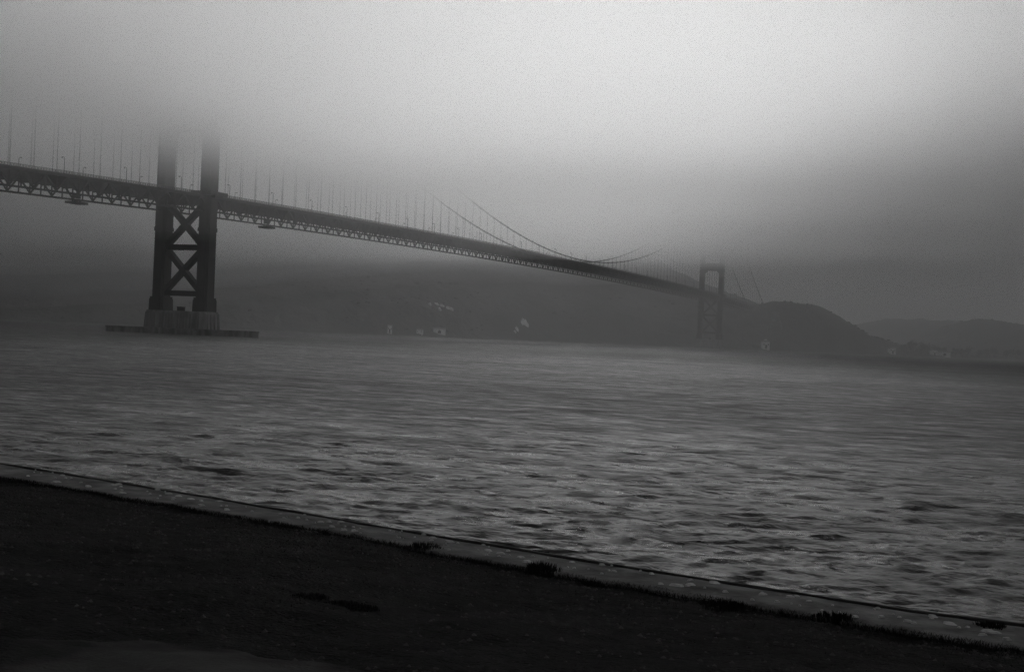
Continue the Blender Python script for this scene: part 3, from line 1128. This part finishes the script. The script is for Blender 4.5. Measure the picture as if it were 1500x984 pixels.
def outcrop(pts, label, m, name='rock_outcrop', thick=3.5, seed=1):
    """rugged slab of bare rock following the hillside; pts = (u, d, radius)"""
    g = random.Random(seed)
    b = MB()
    for u, d, r in pts:
        n, rings = 9, 3
        vs, fs = [], []
        c = gp(u, d, tz(u, d) + thick * (0.7 + 0.5 * g.random()))
        vs.append(c)
        for q in range(1, rings + 1):
            for k in range(n):
                a = 2 * math.pi * k / n
                rr = r * q / rings * (0.65 + 0.6 * g.random())
                uu, dd = u + rr * math.cos(a), d + rr * math.sin(a)
                up = thick * (1 - (q / rings) ** 2) * (0.6 + 0.7 * g.random())
                vs.append(gp(uu, dd, tz(uu, dd) + (up if q < rings else -3)))
        for k in range(n):
            fs.append((0, 1 + k, 1 + (k + 1) % n))
            for q in range(rings - 1):
                fs.append((1 + q * n + k, 1 + (q + 1) * n + k, 1 + (q + 1) * n + (k + 1) % n, 1 + q * n + (k + 1) % n))
        b.add(vs, fs)
    return tag(b.build(name, m), label, 'rock', 'bare rock on the far hillside')


outcrop([(-110.4, 1829.0, 3.2), (-102.0, 1841.0, 4.2), (-94.9, 1844.0, 4.5), (-87.6, 1844.0, 3.8), (-82.1, 1844.0, 3.5), (-97.0, 1832.0, 2.6)], 'thin streak of pale bare rock high on the misty hillside', ROCK, seed=2, thick=2.2)
outcrop([(15.2, 1916.0, 3.8), (19.0, 1916.0, 3.8), (13.3, 1913.0, 3.0), (20.9, 1916.0, 2.6), (6.6, 1901.0, 3.6), (3.8, 1895.0, 2.6)], 'broken pale rock scar low on the dark hillside above the water', ROCK, seed=3, thick=2.2)
outcrop([(394.5, 2087.0, 5), (397.5, 2081.0, 6), (392.7, 2072.0, 5), (386.3, 2060.0, 4), (399.1, 2063.0, 4), (400.0, 2057.0, 3.5), (382.2, 2054.0, 3)], 'faint grey rock face on the bluff beside the distant tower', BUFF, seed=4, thick=2.5)


def tree(u, d, h, r, label, seed):
    g = np.random.default_rng(seed)
    z = tz(u, d)
    o = empty('shore_tree', gp(u, d, z))
    tag(o, label, 'tree', 'dark trees on the far right shore')
    t = MB().tube([(0, 0, -1), (0.2, 0, h * 0.3), (0.1, 0.1, h * 0.7)], [0.5, 0.35, 0.12], 6)
    for k in range(4):
        a = k * 1.6 + seed
        t.tube([(0.2, 0, h * (0.28 + 0.08 * k)), (r * 0.6 * math.cos(a), r * 0.6 * math.sin(a), h * (0.5 + 0.08 * k))], [0.18, 0.06], 5)
    t.build('trunk', BARK, o)
    n = 420
    cl = g.normal(0, 1, (9, 3))
    cl /= np.linalg.norm(cl, axis=1)[:, None]
    cl = cl * [r * 0.62, r * 0.62, h * 0.26] + [0, 0, h * 0.62]
    c = cl[g.integers(0, 9, n)] + g.normal(0, 1, (n, 3)) * [r * 0.27, r * 0.27, h * 0.10]
    a = g.normal(0, 1, (n, 3))
    a /= np.linalg.norm(a, axis=1)[:, None]
    b = np.cross(a, g.normal(0, 1, (n, 3)))
    b /= np.linalg.norm(b, axis=1)[:, None]
    s = 0.9
    V = np.stack([c - a * s, c + b * s * .6, c + a * s, c - b * s * .6], 1).reshape(-1, 3)
    F = np.arange(n * 4).reshape(-1, 4)
    link('crown', np_mesh('crown', V, F, LEAF, False), o)


TR = [(599.5, 10, 5), (615.7, 13, 6), (623.7, 15, 6.5), (637.6, 17, 7), (646.8, 14, 6), (659.5, 16, 7), (669.9, 18, 7), (683.7, 13, 6), (699.8, 11, 6), (717.1, 13, 6), (733.3, 12, 6), (751.7, 14, 6.5), (772.5, 11, 6), (793.2, 13, 6), (812.8, 15, 7), (831.3, 12, 6), (850.9, 16, 7), (868.2, 14, 6)]
for i, (u, h, r) in enumerate(TR):
    if u < 690:
        lab = ['small dark tree at the left end of the far shore clump', 'dark tree beside the pale house right of the bluff', 'rounded dark tree, third from the left in the shore clump', 'tall dark tree in the middle of the shore clump',
               'short dark tree just right of the clump middle', 'dark tree behind the pale shore house', 'tallest dark tree of the shore clump behind the boathouse', 'low dark tree at the right end of the shore clump'][i]
    else:
        lab = 'small dark tree in the hazy row on the right shore, %s from its left end' % ORD[i - 8]
    d = coast_d(u) + 20 + 9 * (i % 3)
    tree(u, d, h, r, lab, i + 1)


# ------------------------------------------------------------------ fog bank and haze
def fog_base(x, y):
    b = 90 + 28 * sstep(0, 440, y) + 10 * sstep(700, 1250, y)
    b = b - 48 * sstep(-160, -850, x)
    b = b + 62 * sstep(1300, 1850, y)
    return b + (4.0 + 9 * sstep(-100, -500, x) + 6 * sstep(1350, 1900, y)) * fbm(x / 260, y / 260, 3, 71)


def build_fog(drop, top, density, seed, west=0.0, north=0.0):
    xs = np.concatenate([np.linspace(-11000, -3000, 8, endpoint=False), np.arange(-3000, 3000, 55), np.linspace(3000, 11000, 8)])
    ys = np.concatenate([np.linspace(-11000, -1500, 8, endpoint=False), np.arange(-1500, 4500, 55), np.linspace(4500, 11000, 8)])
    X, Y = np.meshgrid(xs, ys)
    Zb = fog_base(X, Y) - west * sstep(-100, -800, X) - north * sstep(300, 1500, Y) - drop + 0.4 * abs(drop) * fbm(X / 200, Y / 200, 3, seed)
    # unseen top shaped for the light: thin ahead for a glow, deeper around to darken
    dx, dy = X - CX, Y - CY
    U = dx * math.cos(YAW) + dy * math.sin(YAW)
    D = -dx * math.sin(YAW) + dy * math.cos(YAW)
    far = np.sqrt(((U - 60) / (np.where(U < 60, 225, 135) * (0.8 + D.clip(0, 2500) / 3000))) ** 2 + ((D - 540) / np.where(D < 540, 130, 1400)) ** 2)
    Zt = top + 62 * sstep(1300, 1850, Y) + 26 * sstep(0, 440, Y) - 31 + 71 * sstep(0.3, 2.5, far) + 6 * fbm(X / 300, Y / 300, 3, seed + 5)
    nr, nc = X.shape
    V = np.concatenate([np.stack([X, Y, Zb], -1).reshape(-1, 3), np.stack([X, Y, Zt], -1).reshape(-1, 3)])
    F = grid_faces(nr, nc)
    n = nr * nc
    rim = np.concatenate([np.arange(nc), np.arange(1, nr) * nc + nc - 1, (nr - 1) * nc + np.arange(nc - 2, -1, -1), np.arange(nr - 2, 0, -1) * nc])
    r2 = np.roll(rim, -1)
    side = np.stack([rim, r2, r2 + n, rim + n], -1)
    me = np_mesh('fog_bank', V, np.concatenate([F[:, ::-1], F + n, side]), vol_mat('fog', density, FOG_G), False)
    kind(link('fog_bank', me), 'stuff')


FOG_G = 0.8
build_fog(40, 154, 0.0009, 121, 20)
build_fog(22, 158, 0.0016, 81, 20)
build_fog(10, 162, 0.004, 91)
build_fog(1, 164, 0.007, 101)
build_fog(-7, 167, 0.009, 131)
build_fog(-17, 170, 0.013, 111)


def build_mist():
    # thin mist lying on the far half of the strait, under the fog
    xs = np.concatenate([np.linspace(-9000, -2600, 6, endpoint=False), np.arange(-2600, 2600, 80), np.linspace(2600, 9000, 6)])
    ys = np.concatenate([np.arange(320, 2400, 60), np.linspace(2400, 9000, 10)])
    X, Y = np.meshgrid(xs, ys)
    yy = Y + 0.55 * np.clip(-X - 60, 0, 900) + 160 * fbm(X / 500, Y / 500, 3, 141)
    Zt = -1.5 + 132 * sstep(290, 1050, yy) + 14 * sstep(500, 1000, yy) * fbm(X / 300, Y / 300, 3, 143)
    Zb = np.full_like(Zt, -4.0)
    nr, nc = X.shape
    n = nr * nc
    V = np.concatenate([np.stack([X, Y, Zb], -1).reshape(-1, 3), np.stack([X, Y, Zt], -1).reshape(-1, 3)])
    F = grid_faces(nr, nc)
    rim = np.concatenate([np.arange(nc), np.arange(1, nr) * nc + nc - 1, (nr - 1) * nc + np.arange(nc - 2, -1, -1), np.arange(nr - 2, 0, -1) * nc])
    r2 = np.roll(rim, -1)
    me = np_mesh('mist', V, np.concatenate([F[:, ::-1], F + n, np.stack([rim, r2, r2 + n, rim + n], -1)]), vol_mat('mist', 0.00046, 0.3), False)
    kind(link('mist', me), 'stuff')


build_mist()
hz = MB().box((0, 0, 196), (26000, 26000, 412)).build('haze', vol_mat('haze', 0.00015, 0.12))
kind(hz, 'stuff')
